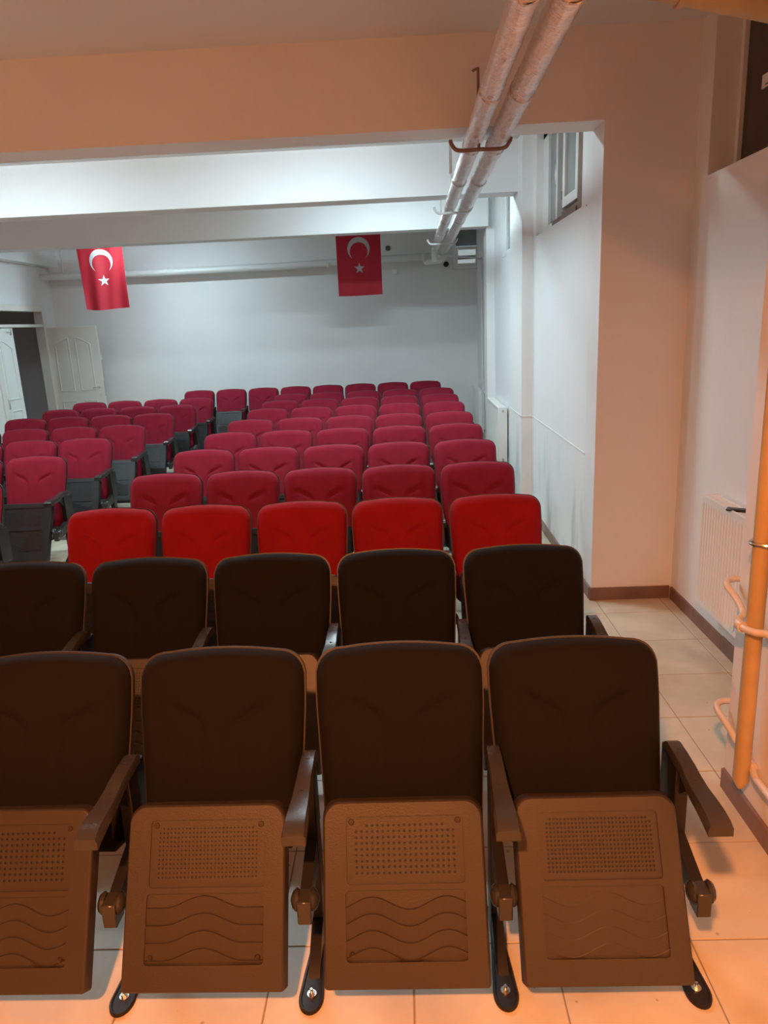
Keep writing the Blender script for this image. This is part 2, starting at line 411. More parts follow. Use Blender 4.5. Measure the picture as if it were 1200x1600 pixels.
def cushion(outline, cx, ch, D, crs=None, rings=16, back=.0):
    n = len(outline); v = []; f = []
    for r in range(rings+1):
        t = 1-(r/rings)
        tt = t**.8 if r else 1
        for (x, h) in outline:
            px, ph = cx+(x-cx)*tt, ch+(h-ch)*tt
            s = 1-t**1
            d = D*(1-(1-min(1, s/.28))**2.2)**.55 if s > 0 else 0
            d += .010*(1-t*t)
            if crs and r > 1: d -= crs(px, ph)
            v.append((px, d, ph))
    for r in range(rings):
        for k in range(n):
            a, b = r*n+k, r*n+(k+1) % n
            f.append((a, b, b+n, a+n))
    f.append(tuple(range(rings*n, (rings+1)*n)))
    base = len(v)
    for (x, h) in outline: v.append((x, back, h))
    for k in range(n): f.append((k, base+k, base+(k+1) % n, (k+1) % n))
    f.append(tuple(range(base, base+n)))
    mb = MB(); mb.add(v, f); return mb
OUT = back_outline()
def back_mesh(name, m): return cushion(OUT, 0, BL*.5, .042, crease, 22, -.012).fn(back_xf).mesh(name, m)
def shell_mesh():
    o = back_outline(grow=.005); n = len(o); mb = MB()
    v = [(x, -.010, h) for x, h in o]+[(x, -.028, h) for x, h in o]+[(x*.93, -.040, BL*.5+(h-BL*.5)*.93) for x, h in o]
    f = [(k, (k+1) % n, n+(k+1) % n, n+k) for k in range(n)]+[(n+k, n+(k+1) % n, 2*n+(k+1) % n, 2*n+k) for k in range(n)]
    f += [tuple(range(n)), tuple(range(2*n, 3*n))]
    return mb.add(v, f).fn(back_xf).mesh('back_shell', PLAST)
PW = .2175
R1 = (-.158, .168, .255, .430); R2 = (-.162, .166, .062, .240)   # recesses (x0,x1,h0,h1)
def pan_shell_mesh():
    outer = rrect(-PW, PW, 0, PL, .045, 6, .010)
    holes = [rrect(R1[0], R1[1], R1[2], R1[3], .010, 3), rrect(R2[0], R2[1], R2[2], R2[3], .010, 3)]
    v2, f = plate(outer, holes); mb = MB()
    mb.add([(x, 0, h) for x, h in v2], f)
    # rounded lip, side wall, back edge
    n = len(outer)
    def ring(g, d): return [(x*(1+g/PW), d, PL/2+(h-PL/2)*(1+g/(PL/2))) for x, h in outer]
    rs = [ring(0, 0), ring(.004, -.003), ring(.0065, -.010), ring(.010, -.040), ring(.006, -.046)]
    vv = [p for r in rs for p in r]; ff = []
    for i in range(len(rs)-1):
        for k in range(n): ff.append((i*n+k, i*n+(k+1) % n, (i+1)*n+(k+1) % n, (i+1)*n+k))
    ff.append(tuple(range((len(rs)-1)*n, len(rs)*n)))
    mb.add(vv, ff)
    for hl in holes:
        m = len(hl); mb.add([(x, 0, h) for x, h in hl]+[(x, -.006, h) for x, h in hl], [(k, (k+1) % m, m+(k+1) % m, m+k) for k in range(m)])
    return mb.fn(pan_xf).mesh('seat_shell', PLAST)
def perforated_mesh(nx, nh, rad, margin=.020, d0=-.005):
    x0, x1, h0, h1 = R1; gx0, gx1, gh0, gh1 = x0+margin, x1-margin, h0+margin, h1-margin*.85
    mb = MB(); cx, ch = (gx1-gx0)/nx, (gh1-gh0)/nh
    A = [(1, 0), (1, 1), (0, 1), (-1, 1), (-1, 0), (-1, -1), (0, -1), (1, -1)]
    for i in range(nx):
        for j in range(nh):
            mx, mh = gx0+(i+.5)*cx, gh0+(j+.5)*ch
            v = [(mx+a*cx/2, d0, mh+b*ch/2) for a, b in A]
            corner = (i < (1 if nx > 22 else 2) or i >= nx-(1 if nx > 22 else 2)) and j == nh-1
            if corner: mb.add([v[1], v[3], v[5], v[7]], [(0, 1, 2, 3)]); continue
            v += [(mx+rad*math.cos(k*PI/4), d0, mh+rad*math.sin(k*PI/4)) for k in range(8)]
            v += [(p[0], d0-.005, p[2]) for p in v[8:16]]
            f = [(k, (k+1) % 8, 8+(k+1) % 8, 8+k) for k in range(8)]+[(8+k, 8+(k+1) % 8, 16+(k+1) % 8, 16+k) for k in range(8)]
            mb.add(v, f)
    # solid margin round the grid
    o = [(x0-.001, h0-.001), (x1+.001, h0-.001), (x1+.001, h1+.001), (x0-.001, h1+.001)]; q = [(gx0, gh0), (gx1, gh0), (gx1, gh1), (gx0, gh1)]
    mb.add([(x, d0, h) for x, h in o+q], [(k, (k+1) % 4, 4+(k+1) % 4, 4+k) for k in range(4)])
    return mb.fn(pan_xf).mesh('perforated_panel', PLAST, False)
def hole_back_mesh():
    x0, x1, h0, h1 = R1
    return MB().add([(x0, -.0085, h0), (x1, -.0085, h0), (x1, -.0085, h1), (x0, -.0085, h1)], [(0, 1, 2, 3)]).fn(pan_xf).mesh('panel_backing', BLK, False)
def wave_mesh(kind, faint=False):
    x0, x1, h0, h1 = R2; H = h1-h0; W = x1-x0; N = 44
    def line(i, t):
        if kind == 0:                                     # one broad arch between flat ends
            s = max(0, 1-abs(t-.49)/.34); a = .5-.5*math.cos(PI*s) if s < 1 else 1
            return H*(.80-.245*i)+.030*a
        ph = 0 if kind == 1 else PI
        return H*(.84-.235*i)-.004+.016*math.sin(2*PI*(t*1.6-.10)+ph)
    mb = MB(); amp = .0012 if faint else .0040
    rows = []
    rows.append([(1.0, -.006)]*(N+1))
    for i in range(4):
        rows.append([(line(i, k/N)/H, -.006) for k in range(N+1)])
        rows.append([((line(i, k/N)-.0018)/H, -.006+amp) for k in range(N+1)])
    rows.append([(0.0, -.006)]*(N+1))
    v = []
    for r in rows:
        for k, (hh, d) in enumerate(r):
            v.append((x0+W*k/N, d, h0+H*min(1, max(0, hh))))
    f = []
    for a in range(len(rows)-1):
        for k in range(N): f.append((a*(N+1)+k, a*(N+1)+k+1, (a+1)*(N+1)+k+1, (a+1)*(N+1)+k))
    return mb.add(v, f).fn(pan_xf).mesh('wave_panel', PLAST, False)
def screw_mesh(x, h, d):
    mb = MB(); n = 12
    v = []
    for r, dd in ((.0085, 0), (.0075, .0012), (.0050, -.0008), (.0045, .0006), (.0012, .0008)):
        v += [(x+r*math.cos(2*PI*k/n), d+dd, h+r*math.sin(2*PI*k/n)) for k in range(n)]
    f = [(i*n+k, i*n+(k+1) % n, (i+1)*n+(k+1) % n, (i+1)*n+k) for i in range(4) for k in range(n)]
    f.append(tuple(range(4*n, 5*n)))
    return mb.add(v, f).fn(pan_xf).mesh('screw', SCREWM)
def seat_cushion_mesh(name, m):
    o = [(x*.985, PL/2+(h-PL/2)*.985) for x, h in rrect(-PW, PW, 0, PL+.006, .05, 6, .02)]
    mb = cushion(o, 0, PL/2, .060, None, 8, 0)
    return mb.fn(lambda p: pan_xf((p[0], -.044-p[1], p[2]))).mesh(name, m)
def arm_mesh():
    prof = [(-.115, .612, .021, .024), (-.135, .620, .022, .030), (-.19, .620, .0225, .030), (-.25, .6165, .023, .031), (-.285, .609, .0245, .031),
            (-.33, .604, .0265, .032), (-.39, .606, .029, .034), (-.43, .605, .0305, .036), (-.462, .600, .0315, .036), (-.474, .592, .0315, .030)]
    mb = MB(); S = []
    sec = [(-1, -1), (-1, -.25), (-.86, .0), (.86, 0), (1, -.25), (1, -1), (.9, -1.0), (-.9, -1.0)]
    for y, z, hw, t in prof: S.append([(a*hw, y, z+b*t) for a, b in sec])
    n = len(sec); v = [p for s in S for p in s]
    f = [(i*n+k, i*n+(k+1) % n, (i+1)*n+(k+1) % n, (i+1)*n+k) for i in range(len(S)-1) for k in range(n)]
    f += [tuple(range(n)), tuple(range((len(S)-1)*n, len(S)*n))]
    mb.add(v, f)
    for y in (-.17, -.30):                                # moulded screw dimples
        mb.tube([(0, y, .600), (0, y, .6215 if y > -.2 else .6085)], .005, 10)
    return mb.mesh('armrest', PLAST2)
def post_mesh():
    mb = MB().bbox(-.019, .019, -.215, -.145, 0.004, .592, .003)
    mb.prism([(-.215, .592), (-.215, .50), (-.30, .575), (-.44, .580), (-.44, .592)], 'x', -.008, .008)
    mb.bbox(-.007, .007, -.16, -.06, .33, .575, .002)
    # bracket that carries the hinge
    mb.prism([(-.17, .385), (-.17, .30), (-.36, .270), (-.37, .285), (-.37, .325)], 'x', -.016, .016)
    return mb.mesh('side_post', STEEL)
def hinge_mesh(): return MB().bbox(-.0195, .0195, -.418, -.362, .258, .332, .003).mesh('hinge_block', PLAST2)
def knob_mesh(s):
    mb = MB(); n = 16; v = []
    prof = [(.016, .026), (.024, .031), (.033, .024), (.038, .012), (.040, .006)]
    for dx, r in prof: v += [(s*dx, -.385+r*math.cos(2*PI*k/n), .315+r*math.sin(2*PI*k/n)) for k in range(n)]
    f = [(i*n+k, i*n+(k+1) % n, (i+1)*n+(k+1) % n, (i+1)*n+k) for i in range(len(prof)-1) for k in range(n)]
    f += [tuple(range(n)), tuple(range((len(prof)-1)*n, len(prof)*n))]
    return mb.add(v, f).mesh('hinge_knob', PLAST2)
def foot_mesh():
    mb = MB(); rows = []
    def outl(g):
        p = []
        for i in range(13):
            a = PI+PI*i/12; p.append(((.036-g)*math.cos(a), -.415+(.052-g)*math.sin(a)))
        p += [(.030-g, -.33), (.020-g, -.22), (.017-g, -.10+g)]
        p += [(-.017+g, -.10+g), (-.020+g, -.22), (-.030+g, -.33)]
        return p
    lay = [(0, 0), (0, .007), (.003, .011), (.007, .011), (.010, .007), (.016, .007)]
    n = len(outl(0)); v = []
    for g, z in lay: v += [(x, y, z) for x, y in outl(g)]
    f = [(i*n+k, i*n+(k+1) % n, (i+1)*n+(k+1) % n, (i+1)*n+k) for i in range(len(lay)-1) for k in range(n)]
    f += [tuple(range(n)), tuple(range((len(lay)-1)*n, len(lay)*n))]
    mb.add(v, f)
    mb.prism([(-.36, .004), (-.20, .10), (-.15, .10), (-.15, .004)], 'x', -.017, .017)
    return mb.mesh('foot_plate', STEEL)
def bolt_mesh():
    mb = MB().tube([(0, -.405, .006), (0, -.405, .0095)], .014, 14)
    mb.tube([(0, -.405, .009), (0, -.405, .016)], .0085, 6)
    mb.tube([(0, -.405, .015), (0, -.405, .026)], .0042, 10)
    return mb.mesh('bolt', CHROME)

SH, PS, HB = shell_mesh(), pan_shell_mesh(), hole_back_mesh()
BACKS = {'black': back_mesh('backrest_black', BLACKF), 'red': back_mesh('backrest_red', RED), 'crimson': back_mesh('backrest_crimson', CRIM)}
CUSH = {'black': seat_cushion_mesh('cushion_black', BLACKF), 'red': seat_cushion_mesh('cushion_red', RED), 'crimson': seat_cushion_mesh('cushion_crimson', CRIM)}
PERF = [perforated_mesh(27, 12, .0026), perforated_mesh(19, 9, .0037), perforated_mesh(29, 13, .0036, .016)]
WAVE = [wave_mesh(0), wave_mesh(1), wave_mesh(2), wave_mesh(2, True)]
SCRT = [screw_mesh(R1[0]+.014, R1[3]-.014, -.005), screw_mesh(R1[1]-.014, R1[3]-.014, -.005)]
SCRB = [screw_mesh(R2[0]+.016, R2[2]+.018, -.0045), screw_mesh(R2[1]-.016, R2[2]+.018, -.0045)]
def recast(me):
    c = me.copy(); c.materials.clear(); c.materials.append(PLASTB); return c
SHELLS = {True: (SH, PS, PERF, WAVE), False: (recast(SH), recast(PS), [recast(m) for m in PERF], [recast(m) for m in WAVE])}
ARM, POST, HINGE, KNOBS, FOOT, BOLT = arm_mesh(), post_mesh(), hinge_mesh(), (knob_mesh(-1), knob_mesh(1)), foot_mesh(), bolt_mesh()

def seat(x, y, col, label, group, perf=0, wave=0, left_side=False, arms=True, near=False, rz=0.0, tilt=0.0):
    t = thing('auditorium_seat', label, 'seat', (x, y, 0), group)
    t.rotation_euler.z = rz
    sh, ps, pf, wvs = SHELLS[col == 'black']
    b = link('backrest', BACKS[col], t); link('back_shell', sh, b)
    s = link('seat_shell', ps, t)
    link('perforated_panel', pf[perf], s); link('wave_panel', wvs[wave], s); link('panel_backing', HB, s)
    if near:
        if perf < 2 or wave < 3:
            for m in SCRT+SCRB: link('screw', m, s)
    c = link('seat_cushion', CUSH[col], t)
    if tilt:
        M = Matrix.Translation((0, -.385, .315)) @ Matrix.Rotation(tilt, 4, 'X') @ Matrix.Translation((0, .385, -.315))
        s.matrix_local = M; c.matrix_local = M
    sides = [1]+([-1] if left_side else [])
    for sd in sides:
        p = link('side_post', POST, t, (sd*.275, 0, 0)); link('hinge_block', HINGE, p)
        for k in (0, 1):
            if near or (sd, k) in ((1, 0), (1, 1)): link('hinge_knob', KNOBS[k], p)
        link('armrest', ARM, t, (sd*.275, 0, 0))
        fp = link('foot_plate', FOOT, t, (sd*.275, 0, 0)); link('bolt', BOLT, fp)
    return t

ORD = ['first', 'second', 'third', 'fourth', 'fifth', 'sixth', 'seventh', 'eighth', 'ninth', 'tenth', 'eleventh']
YS = [2.0665, 3.0329, 4.0068, 5.0050, 6.0160, 7.0082, 7.9852, 9.0491, 10.0375, 11.0054]
SP = .55; X0 = .489; XLB = -3.152
COLOR = lambda r: 'black' if r < 2 else ('red' if r == 2 else 'crimson')
near_pw = {(0, 0): (2, 3), (0, 1): (1, 1), (0, 2): (0, 0), (0, 3): (1, 2), (1, 1): (2, 1), (1, 2): (1, 0), (1, 3): (2, 2)}
for r in range(10):
    n = 4 if r == 0 else 5
    for i in range(n):
        c = COLOR(r)
        place = 'against the aisle' if i == 4 else ('nearest the window wall' if i == 0 else ORD[i]+' from the window wall')
        kind = {'black': 'black padded flip-up seat', 'red': 'bright red velvet flip-up seat', 'crimson': 'crimson velvet flip-up seat'}[c]
        lab = '%s, window-side block, %s row, %s' % (kind, ORD[r], place)
        p, wv = near_pw.get((r, i), (random.choice((0, 1, 1, 2)), random.choice((0, 1, 2))))
        seat(X0-i*SP+(.012 if r == 0 and i else 0)+random.uniform(-.003, .003), YS[r], c, lab, 'seats of the window-side block', p, wv, left_side=(i == n-1), near=r < 3,
             rz=random.uniform(-.008, .008), tilt=random.uniform(-.012, .012) if r else (0, .01, -.01, .015)[i])
LEFT = {3: 1, 4: 2, 5: 3, 6: 4, 7: 4, 8: 4, 9: 4}
for r, n in LEFT.items():
    for i in range(n):
        place = 'on the aisle' if i == 0 else ORD[i]+' from the aisle'
        lab = 'crimson flip-up seat, door-side block, %s row from the front, %s' % (ORD[r-3], place)
        seat(XLB-i*SP, YS[r]+random.uniform(-.01, .01), 'crimson', lab, 'seats of the door-side block', random.choice((0, 1)), random.choice((1, 2)),
             left_side=(i == n-1), rz=random.uniform(-.01, .01), tilt=random.uniform(-.02, .02))
for i in range(8):
    place = 'end seat nearest the window wall' if i == 0 else ('end seat nearest the open door' if i == 7 else ORD[i]+' from the window wall')
    seat(.368-i*SP, 12.396, 'crimson', 'crimson flip-up seat, last row by back wall, %s' % place, 'seats of the last row', 0, 1, left_side=(i == 7))

# ------------------------------------------------------------------ ceiling pipes
def smooth_path(pts, sub=6):
    P = [Vector(p) for p in pts]; out = []
    for i in range(len(P)-1):
        p0, p1, p2, p3 = P[max(i-1, 0)], P[i], P[i+1], P[min(i+2, len(P)-1)]
        for k in range(sub):
            t = k/sub
            out.append(.5*((2*p1)+(-p0+p2)*t+(2*p0-5*p1+4*p2-p3)*t*t+(-p0+3*p1-3*p2+p3)*t**3))
    out.append(P[-1]); return out
def insulated_pipe(xa, xb, ya, yb, z, r, label):
    t = thing('insulated_pipe', label, 'pipe')
    n = int((yb-ya)/.035); pts = []; rs = []
    for i in range(n+1):
        y = ya+(yb-ya)*i/n; f = (y-2.7)/(10.2-2.7)
        pts.append((xa+(xb-xa)*f, y, z+.004*noise.noise(Vector((y*.8, r*50, 0))))); rs.append(r*(1+.05*noise.noise(Vector((y*2.5, r*31, 3)))))
    ob('foil_jacket', MB().tube(pts, r, 24, jit=.13, rs=rs), FOIL, t)
    for y in ([2.62+1.05*k for k in range(-3, 9)]):
        f = (y-2.7)/7.5; x = xa+(xb-xa)*f
        if ya < y < yb: ob('foil_seam', MB().tube([(x, y-.03, z), (x, y-.028, z), (x, y+.028, z), (x, y+.03, z)], r, 20, rs=[r*1.0, r*1.09, r*1.09, r*1.0], jit=.06, cap=False), FOIL, t)
    return t
insulated_pipe(.431, .509, -1.5, 10.5, 2.85, .050, 'foil wrapped ceiling pipe, the one further from the window wall')
insulated_pipe(.572, .655, -1.5, 10.9, 2.85, .054, 'foil wrapped ceiling pipe, the one nearer the window wall')
def bracket(x0, x1, y, z, m, label):
    t = thing('pipe_bracket', label, 'bracket', group='brackets under the foil wrapped pipes')
    pts = smooth_path([(x0, y, z+.055), (x0+.008, y, z+.03), (x0+.045, y, z), ((x0+x1)/2, y, z), (x1-.045, y, z), (x1-.008, y, z+.03), (x1, y, z+.055)])
    ob('hanger_bar', MB().tube(pts, .011, 10), m, t)
    xm = (x0+x1)/2-.01
    ob('hanger_rod', MB().tube([(xm, y, z), (xm, y, 3.18), (xm-.01, YCOL, 3.22)] if y < YCOL else [(xm, y, z), (xm, y, ZC)], .008, 8), m, t)
bracket(.31, .645, 4.43, 2.775, IRON, 'iron pipe bracket just in front of the front beam')
bracket(.325, .66, 6.85, 2.775, IRONL, 'pale iron pipe bracket below the middle beam')
bracket(.36, .72, 9.45, 2.775, IRONL, 'pale iron pipe bracket below the far beam, where the pipes end')
tag(ob('hanger_strap', MB().box(.352, .372, 5.2, 5.215, 2.80, ZC), IRONL), 'pale metal strap holding the foil wrapped pipe behind the front beam', 'strap')
# elbows and the long pipe along the back wall
t = thing('back_wall_pipe', 'white painted pipe running along the top of the back wall', 'pipe')
ob('run', MB().tube([(-6.02, 12.62, 2.86), (-4.0, 12.62, 2.85), (-2, 12.62, 2.855), (.60, 12.62, 2.90)], .058, 14, jit=.05), PIPEL, t)
for x in (-5.5, -3.9, -1.2): ob('collar', MB().tube([(x, 12.62, 2.855), (x+.05, 12.62, 2.855)], .066, 14), PIPEL, t)
t = thing('pipe_elbow', 'white pipe elbow linking the foil wrapped pipes to the back wall pipe', 'pipe')
ob('branch', MB().tube(smooth_path([(.50, 10.45, 2.85), (.505, 10.62, 2.845), (.50, 10.70, 2.80), (.50, 10.72, 2.68)]), .040, 14), PIPEL, t)
ob('branch', MB().tube(smooth_path([(.66, 10.85, 2.85), (.665, 11.0, 2.84), (.66, 11.05, 2.80), (.62, 11.08, 2.72), (.5, 11.08, 2.70), (.42, 11.1, 2.70)]), .040, 14), PIPEL, t)
ob('branch', MB().tube(smooth_path([(.42, 11.1, 2.70), (.40, 11.4, 2.72), (.40, 12.2, 2.88), (.42, 12.62, 2.895)]), .034, 12), PIPEL, t)
tag(ob('pipe_hanger', MB().tube([(-5.62, 12.62, 2.90), (-5.62, 12.62, ZC)], .012, 8), PIPEL), 'white rod holding the back wall pipe near the door wall', 'rod')
t = thing('riser_pipe', 'thin white pipe dropping down beside the back wall corner window', 'pipe')
ob('run', MB().tube(smooth_path([(.50, 10.7, 2.79), (.56, 10.72, 2.75), (.72, 10.8, 2.74), (1.20, 11.5, 2.74), (1.235, 11.56, 2.70), (1.24, 11.56, 2.60), (1.24, 11.56, .9), (1.24, 11.56, .10)]), .0135, 10), PIPEL, t)
t2 = thing('riser_pipe', 'second thin white pipe standing just in front of the corner riser', 'pipe')
ob('run', MB().tube([(1.26, 11.30, ZC), (1.26, 11.30, .08)], .013, 10), PIPEL, t2)
ob('radiator_branch', MB().tube(smooth_path([(1.24, 11.56, .80), (1.22, 11.2, .80), (1.20, 10.6, .79), (1.20, 10.1, .79)]), .012, 8), PIPEL, t)

# orange-lit riser pipes by the near pillar
t = thing('riser_pipe', 'thick yellowed pipe standing by the near wall corner, capped above the skirting', 'pipe')
ob('run', MB().tube([(1.172, 2.335, .165), (1.172, 2.335, .20), (1.172, 2.335, 2.95)], .0285, 18, rs=[.010, .0285, .0285]), PIPEP, t)
tag(ob('riser_pipe', MB().tube([(1.180, 2.19, .755), (1.180, 2.19, .78), (1.180, 2.19, 2.95)], .026, 16, rs=[.012, .026, .026]), PIPEP), 'second yellowed pipe, ending above the upper small pipe', 'pipe')
def small_pipe(p, label, union):
    o = thing('branch_pipe', label, 'pipe')
    ob('run', MB().tube(smooth_path(p), .0125, 12), PIPEW, o)
    u = Vector(union); ob('union', MB().tube([u-Vector((0, .014, 0)), u+Vector((0, .014, 0))], .019, 12), PIPEW, o)
small_pipe([(1.68, 2.72, .86), (1.40, 2.62, .87), (1.25, 2.61, .872), (1.195, 2.60, .872), (1.170, 2.56, .866), (1.178, 2.50, .84), (1.170, 2.42, .812), (1.136, 2.385, .803), (1.128, 2.335, .80), (1.145, 2.28, .803), (1.178, 2.24, .808), (1.19, 2.10, .81), (1.19, .9, .81)],
           'upper small cream pipe curling round the thick yellowed pipe', (1.130, 2.345, .80))
small_pipe([(1.68, 2.72, .30), (1.40, 2.62, .36), (1.25, 2.61, .362), (1.195, 2.60, .362), (1.170, 2.56, .355), (1.175, 2.47, .335), (1.185, 2.40, .30), (1.203, 2.335, .255), (1.19, 2.26, .25), (1.185, 2.10, .255), (1.185, .9, .26)],
           'lower small cream pipe meeting the foot of the thick yellowed pipe', (1.203, 2.335, .255))
tag(ob('pipe_clamp', MB().tube(smooth_path([(1.222, 2.335, 1.10), (1.20, 2.375, 1.10), (1.165, 2.372, 1.10), (1.135, 2.335, 1.10), (1.165, 2.298, 1.10), (1.20, 2.295, 1.10), (1.222, 2.31, 1.10)]), .007, 8), CHROME), 'metal clamp around the thick yellowed pipe', 'clamp')
t = thing('overhead_pipe', 'thick yellowed pipe crossing under the ceiling above the alcove', 'pipe')
ob('run', MB().tube([(.60, 3.0, 3.075), (1.10, 3.0, 2.963), (1.74, 3.0, 2.82)], .056, 20), PIPEP, t)
ob('pipe_collar', MB().tube([(1.04, 3.0, 2.976), (1.06, 3.0, 2.972)], .066, 20), PIPEP, t)

# ------------------------------------------------------------------ radiators
def radiator(x0, x1, y0, y1, z0, z1, label, ribs=True, valve=True):
    """panel radiator: wall side x1, room side x0"""
    t = thing('radiator', label, 'radiator')
    mb = MB(); n = int((y1-y0)/.0333); pts = []
    prof = [(0, 0), (.25, 0), (.40, .009), (.60, .009), (.75, 0)]
    for i in range(n):
        for a, d in prof: pts.append((y0+.02+(y1-y0-.04)*(i+a)/n, x0+d))
    pts.append((y1-.02, x0))
    hs = [z0, z0+.02, z0+.035, z1-.055, z1-.04, z1-.012]; v = []
    for zi, z in enumerate(hs):
        for (y, x) in pts: v.append((x if zi in (2, 3) else x0, y, z))
    m = len(pts); f = [(r*m+k, r*m+k+1, (r+1)*m+k+1, (r+1)*m+k) for r in range(5) for k in range(m-1)]
    mb.add(v, f)
    mb.box(x0-.001, x0+.010, y0, y0+.02, z0, z1-.012).box(x0-.001, x0+.010, y1-.02, y1, z0, z1-.012)
    mb.bbox(x0-.002, x0+.010, y0, y1, z1-.02, z1, .003)
    ob('front_panel', mb, WHITEP, t)
    ob('back_panel', MB().box(x1-.014, x1-.004, y0+.01, y1-.01, z0, z1-.014), WHITEP, t)
    g = MB().box(x0+.012, x1-.005, y0, y1, z1-.018, z1-.010)
    for k in range(int((y1-y0)/.03)): g.box(x0+.02, x1-.02, y0+.015+k*.03, y0+.030+k*.03, z1-.010, z1-.007)
    ob('top_grille', g, WHITEP, t, False)
    for s, yy in ((0, y0), (1, y1)):
        ob('side_panel', MB().bbox(x0+.006, x1-.006, yy-.002 if not s else yy-.006, yy+.006 if not s else yy+.002, z0+.005, z1-.004, .002), WHITEP, t)
    if valve:
        ob('vent_plug', MB().tube([((x0+x1)/2, y0-.014, z1-.045), ((x0+x1)/2, y0, z1-.045)], .013, 12), CHROME, t)
        ob('valve', MB().tube([((x0+x1)/2, y0-.035, z0+.035), ((x0+x1)/2, y0, z0+.035)], .014, 12).tube([((x0+x1)/2, y0-.03, z0-.03), ((x0+x1)/2, y0-.03, z0+.05)], .010, 10), CHROME, t)
    for yy in (y0+.15, y1-.15): ob('wall_bracket', MB().box(x1-.005, x1+.012, yy-.02, yy+.02, z0+.05, z1-.05), WHITEP, t)
    return t
radiator(1.625, XA-.012, 2.75, 3.94, .245, .875, 'white ribbed radiator on the alcove wall with a black remote on top', valve=False)
radiator(1.08, XW-.012, 8.44, 9.60, .22, .865, 'white radiator on the window wall beyond the middle pilaster')
radiator(1.20, 1.298, 11.75, 12.85, .12, .745, 'white radiator in the far corner beside the back wall')
mb = MB().bbox(-.022, .022, -.075, .075, 0, .014, .005)
o = ob('remote_control', mb, BLK); o.location = (1.675, 3.56, .868); o.rotation_euler.z = 1.0
tag(o, 'black remote control lying on top of the alcove radiator', 'remote control')

# ------------------------------------------------------------------ windows
def frame_yz(mb, x0, x1, y0, y1, z0, z1, w):
    mb.bbox(x0, x1, y0, y0+w, z0, z1, .003).bbox(x0, x1, y1-w, y1, z0, z1, .003)
    mb.bbox(x0, x1, y0+w, y1-w, z0, z0+w, .003).bbox(x0, x1, y0+w, y1-w, z1-w, z1, .003); return mb
w1 = sempty('window_1')       # alcove window
ob('window_frame', frame_yz(MB(), 1.87, 1.93, 3.0, 4.42, 2.575, 3.36, .035), PVC, w1)
ob('pane', MB().box(1.895, 1.905, 3.03, 4.39, 2.60, 3.33), GLASSD, w1, False)
ob('window_board', MB().bbox(1.733, 1.875, 3.0, 4.42, 2.555, 2.578, .003), WALL, w1)
s = ob('window_sticker', MB().box(1.890, 1.8955, 4.10, 4.19, 2.935, 3.0), PVC, w1, False); s['label'] = 'pale rectangular sticker on the dark pane'
ob('sticker_print', MB().box(1.889, 1.8903, 4.115, 4.150, 2.945, 2.950), GLASSD, s, False)
w2 = sempty('window_2')       # window in the middle bay, one sash open
ob('window_frame', MB().bbox(1.262, 1.31, 6.54, 6.76, 2.545, 3.35, .003).bbox(1.262, 1.31, 6.18, 6.225, 2.545, 3.35, .003).bbox(1.262, 1.31, 6.225, 6.54, 2.545, 2.60, .003)
   .bbox(1.262, 1.31, 5.20, 6.76, 3.30, 3.35, .003), PVC, w2)
ob('pane', MB().box(1.285, 1.292, 6.22, 6.55, 2.58, 3.32), GLASSG, w2, False)
ob('subframe', MB().bbox(1.215, 1.42, 5.115, 5.22, 2.542, 3.35, .003).bbox(1.235, 1.42, 5.22, 5.37, 2.542, 3.35, .003).bbox(1.225, 1.42, 5.37, 6.18, 2.542, 2.585, .003).bbox(1.25, 1.40, 5.37, 5.95, 2.585, 2.62, .002), WOOD, w2)
sash = ob('sash', frame_yz(MB(), 1.235, 1.275, 5.38, 5.86, 2.635, 3.33, .07), PVC, w2)
ob('sash_pane', MB().box(1.252, 1.258, 5.44, 5.80, 2.69, 3.28), GLASSG, sash, False)
ob('outer_pane', MB().box(1.50, 1.51, 5.15, 6.30, 2.55, 3.34), mat('brown_grey_glass', (.20, .165, .15), .2), w2, False)
ob('latch', MB().bbox(1.262, 1.30, 6.00, 6.03, 2.72, 2.78, .003), BLK, w2)
ob('window_sticker', MB().add([(1.2835, 6.36, 2.88), (1.2835, 6.39, 2.96), (1.2835, 6.36, 3.04), (1.2835, 6.33, 2.96)], [(0, 1, 2, 3)]), PVC, w2, False)
w3 = sempty('window_3')       # far bay
ob('window_frame', frame_yz(MB(), 1.24, 1.29, 7.9, 8.95, 2.56, 3.35, .05), PVC, w3)
ob('pane', MB().box(1.262, 1.268, 7.95, 8.9, 2.6, 3.3), GLASSG, w3, False)
w4 = sempty('window_4')       # small tilted window high in the back wall
def frame_xz(mb, y0, y1, x0, x1, z0, z1, w):
    mb.bbox(x0, x0+w, y0, y1, z0, z1, .003).bbox(x1-w, x1, y0, y1, z0, z1, .003)
    mb.bbox(x0+w, x1-w, y0, y1, z0, z0+w, .003).bbox(x0+w, x1-w, y0, y1, z1-w, z1, .003); return mb
ob('window_frame', frame_xz(MB(), 12.86, 12.93, .90, 1.36, 2.69, ZC, .055), PVC, w4)
ob('pane', MB().box(.95, 1.31, 12.90, 12.905, 3.06, 3.36), GLASSG, w4, False)
ob('daylight_pane', MB().box(.95, 1.31, 13.05, 13.06, 2.70, 3.06), SKYP, w4, False)
sh = MB(); frame_xz(sh, -.02, .02, .95, 1.31, 0, .30, .035)
so = ob('sash', sh, PVC, w4); so.location = (0, 12.87, 2.75); so.rotation_euler.x = .42
ob('sash_pane', MB().box(.98, 1.28, -.003, .003, .03, .27), SKYP, so, False)
ob('sash_bar', MB().bbox(.98, 1.28, -.012, .012, .10, .165, .003), mat('grey_sash_bar', (.42, .42, .41), .4), so)

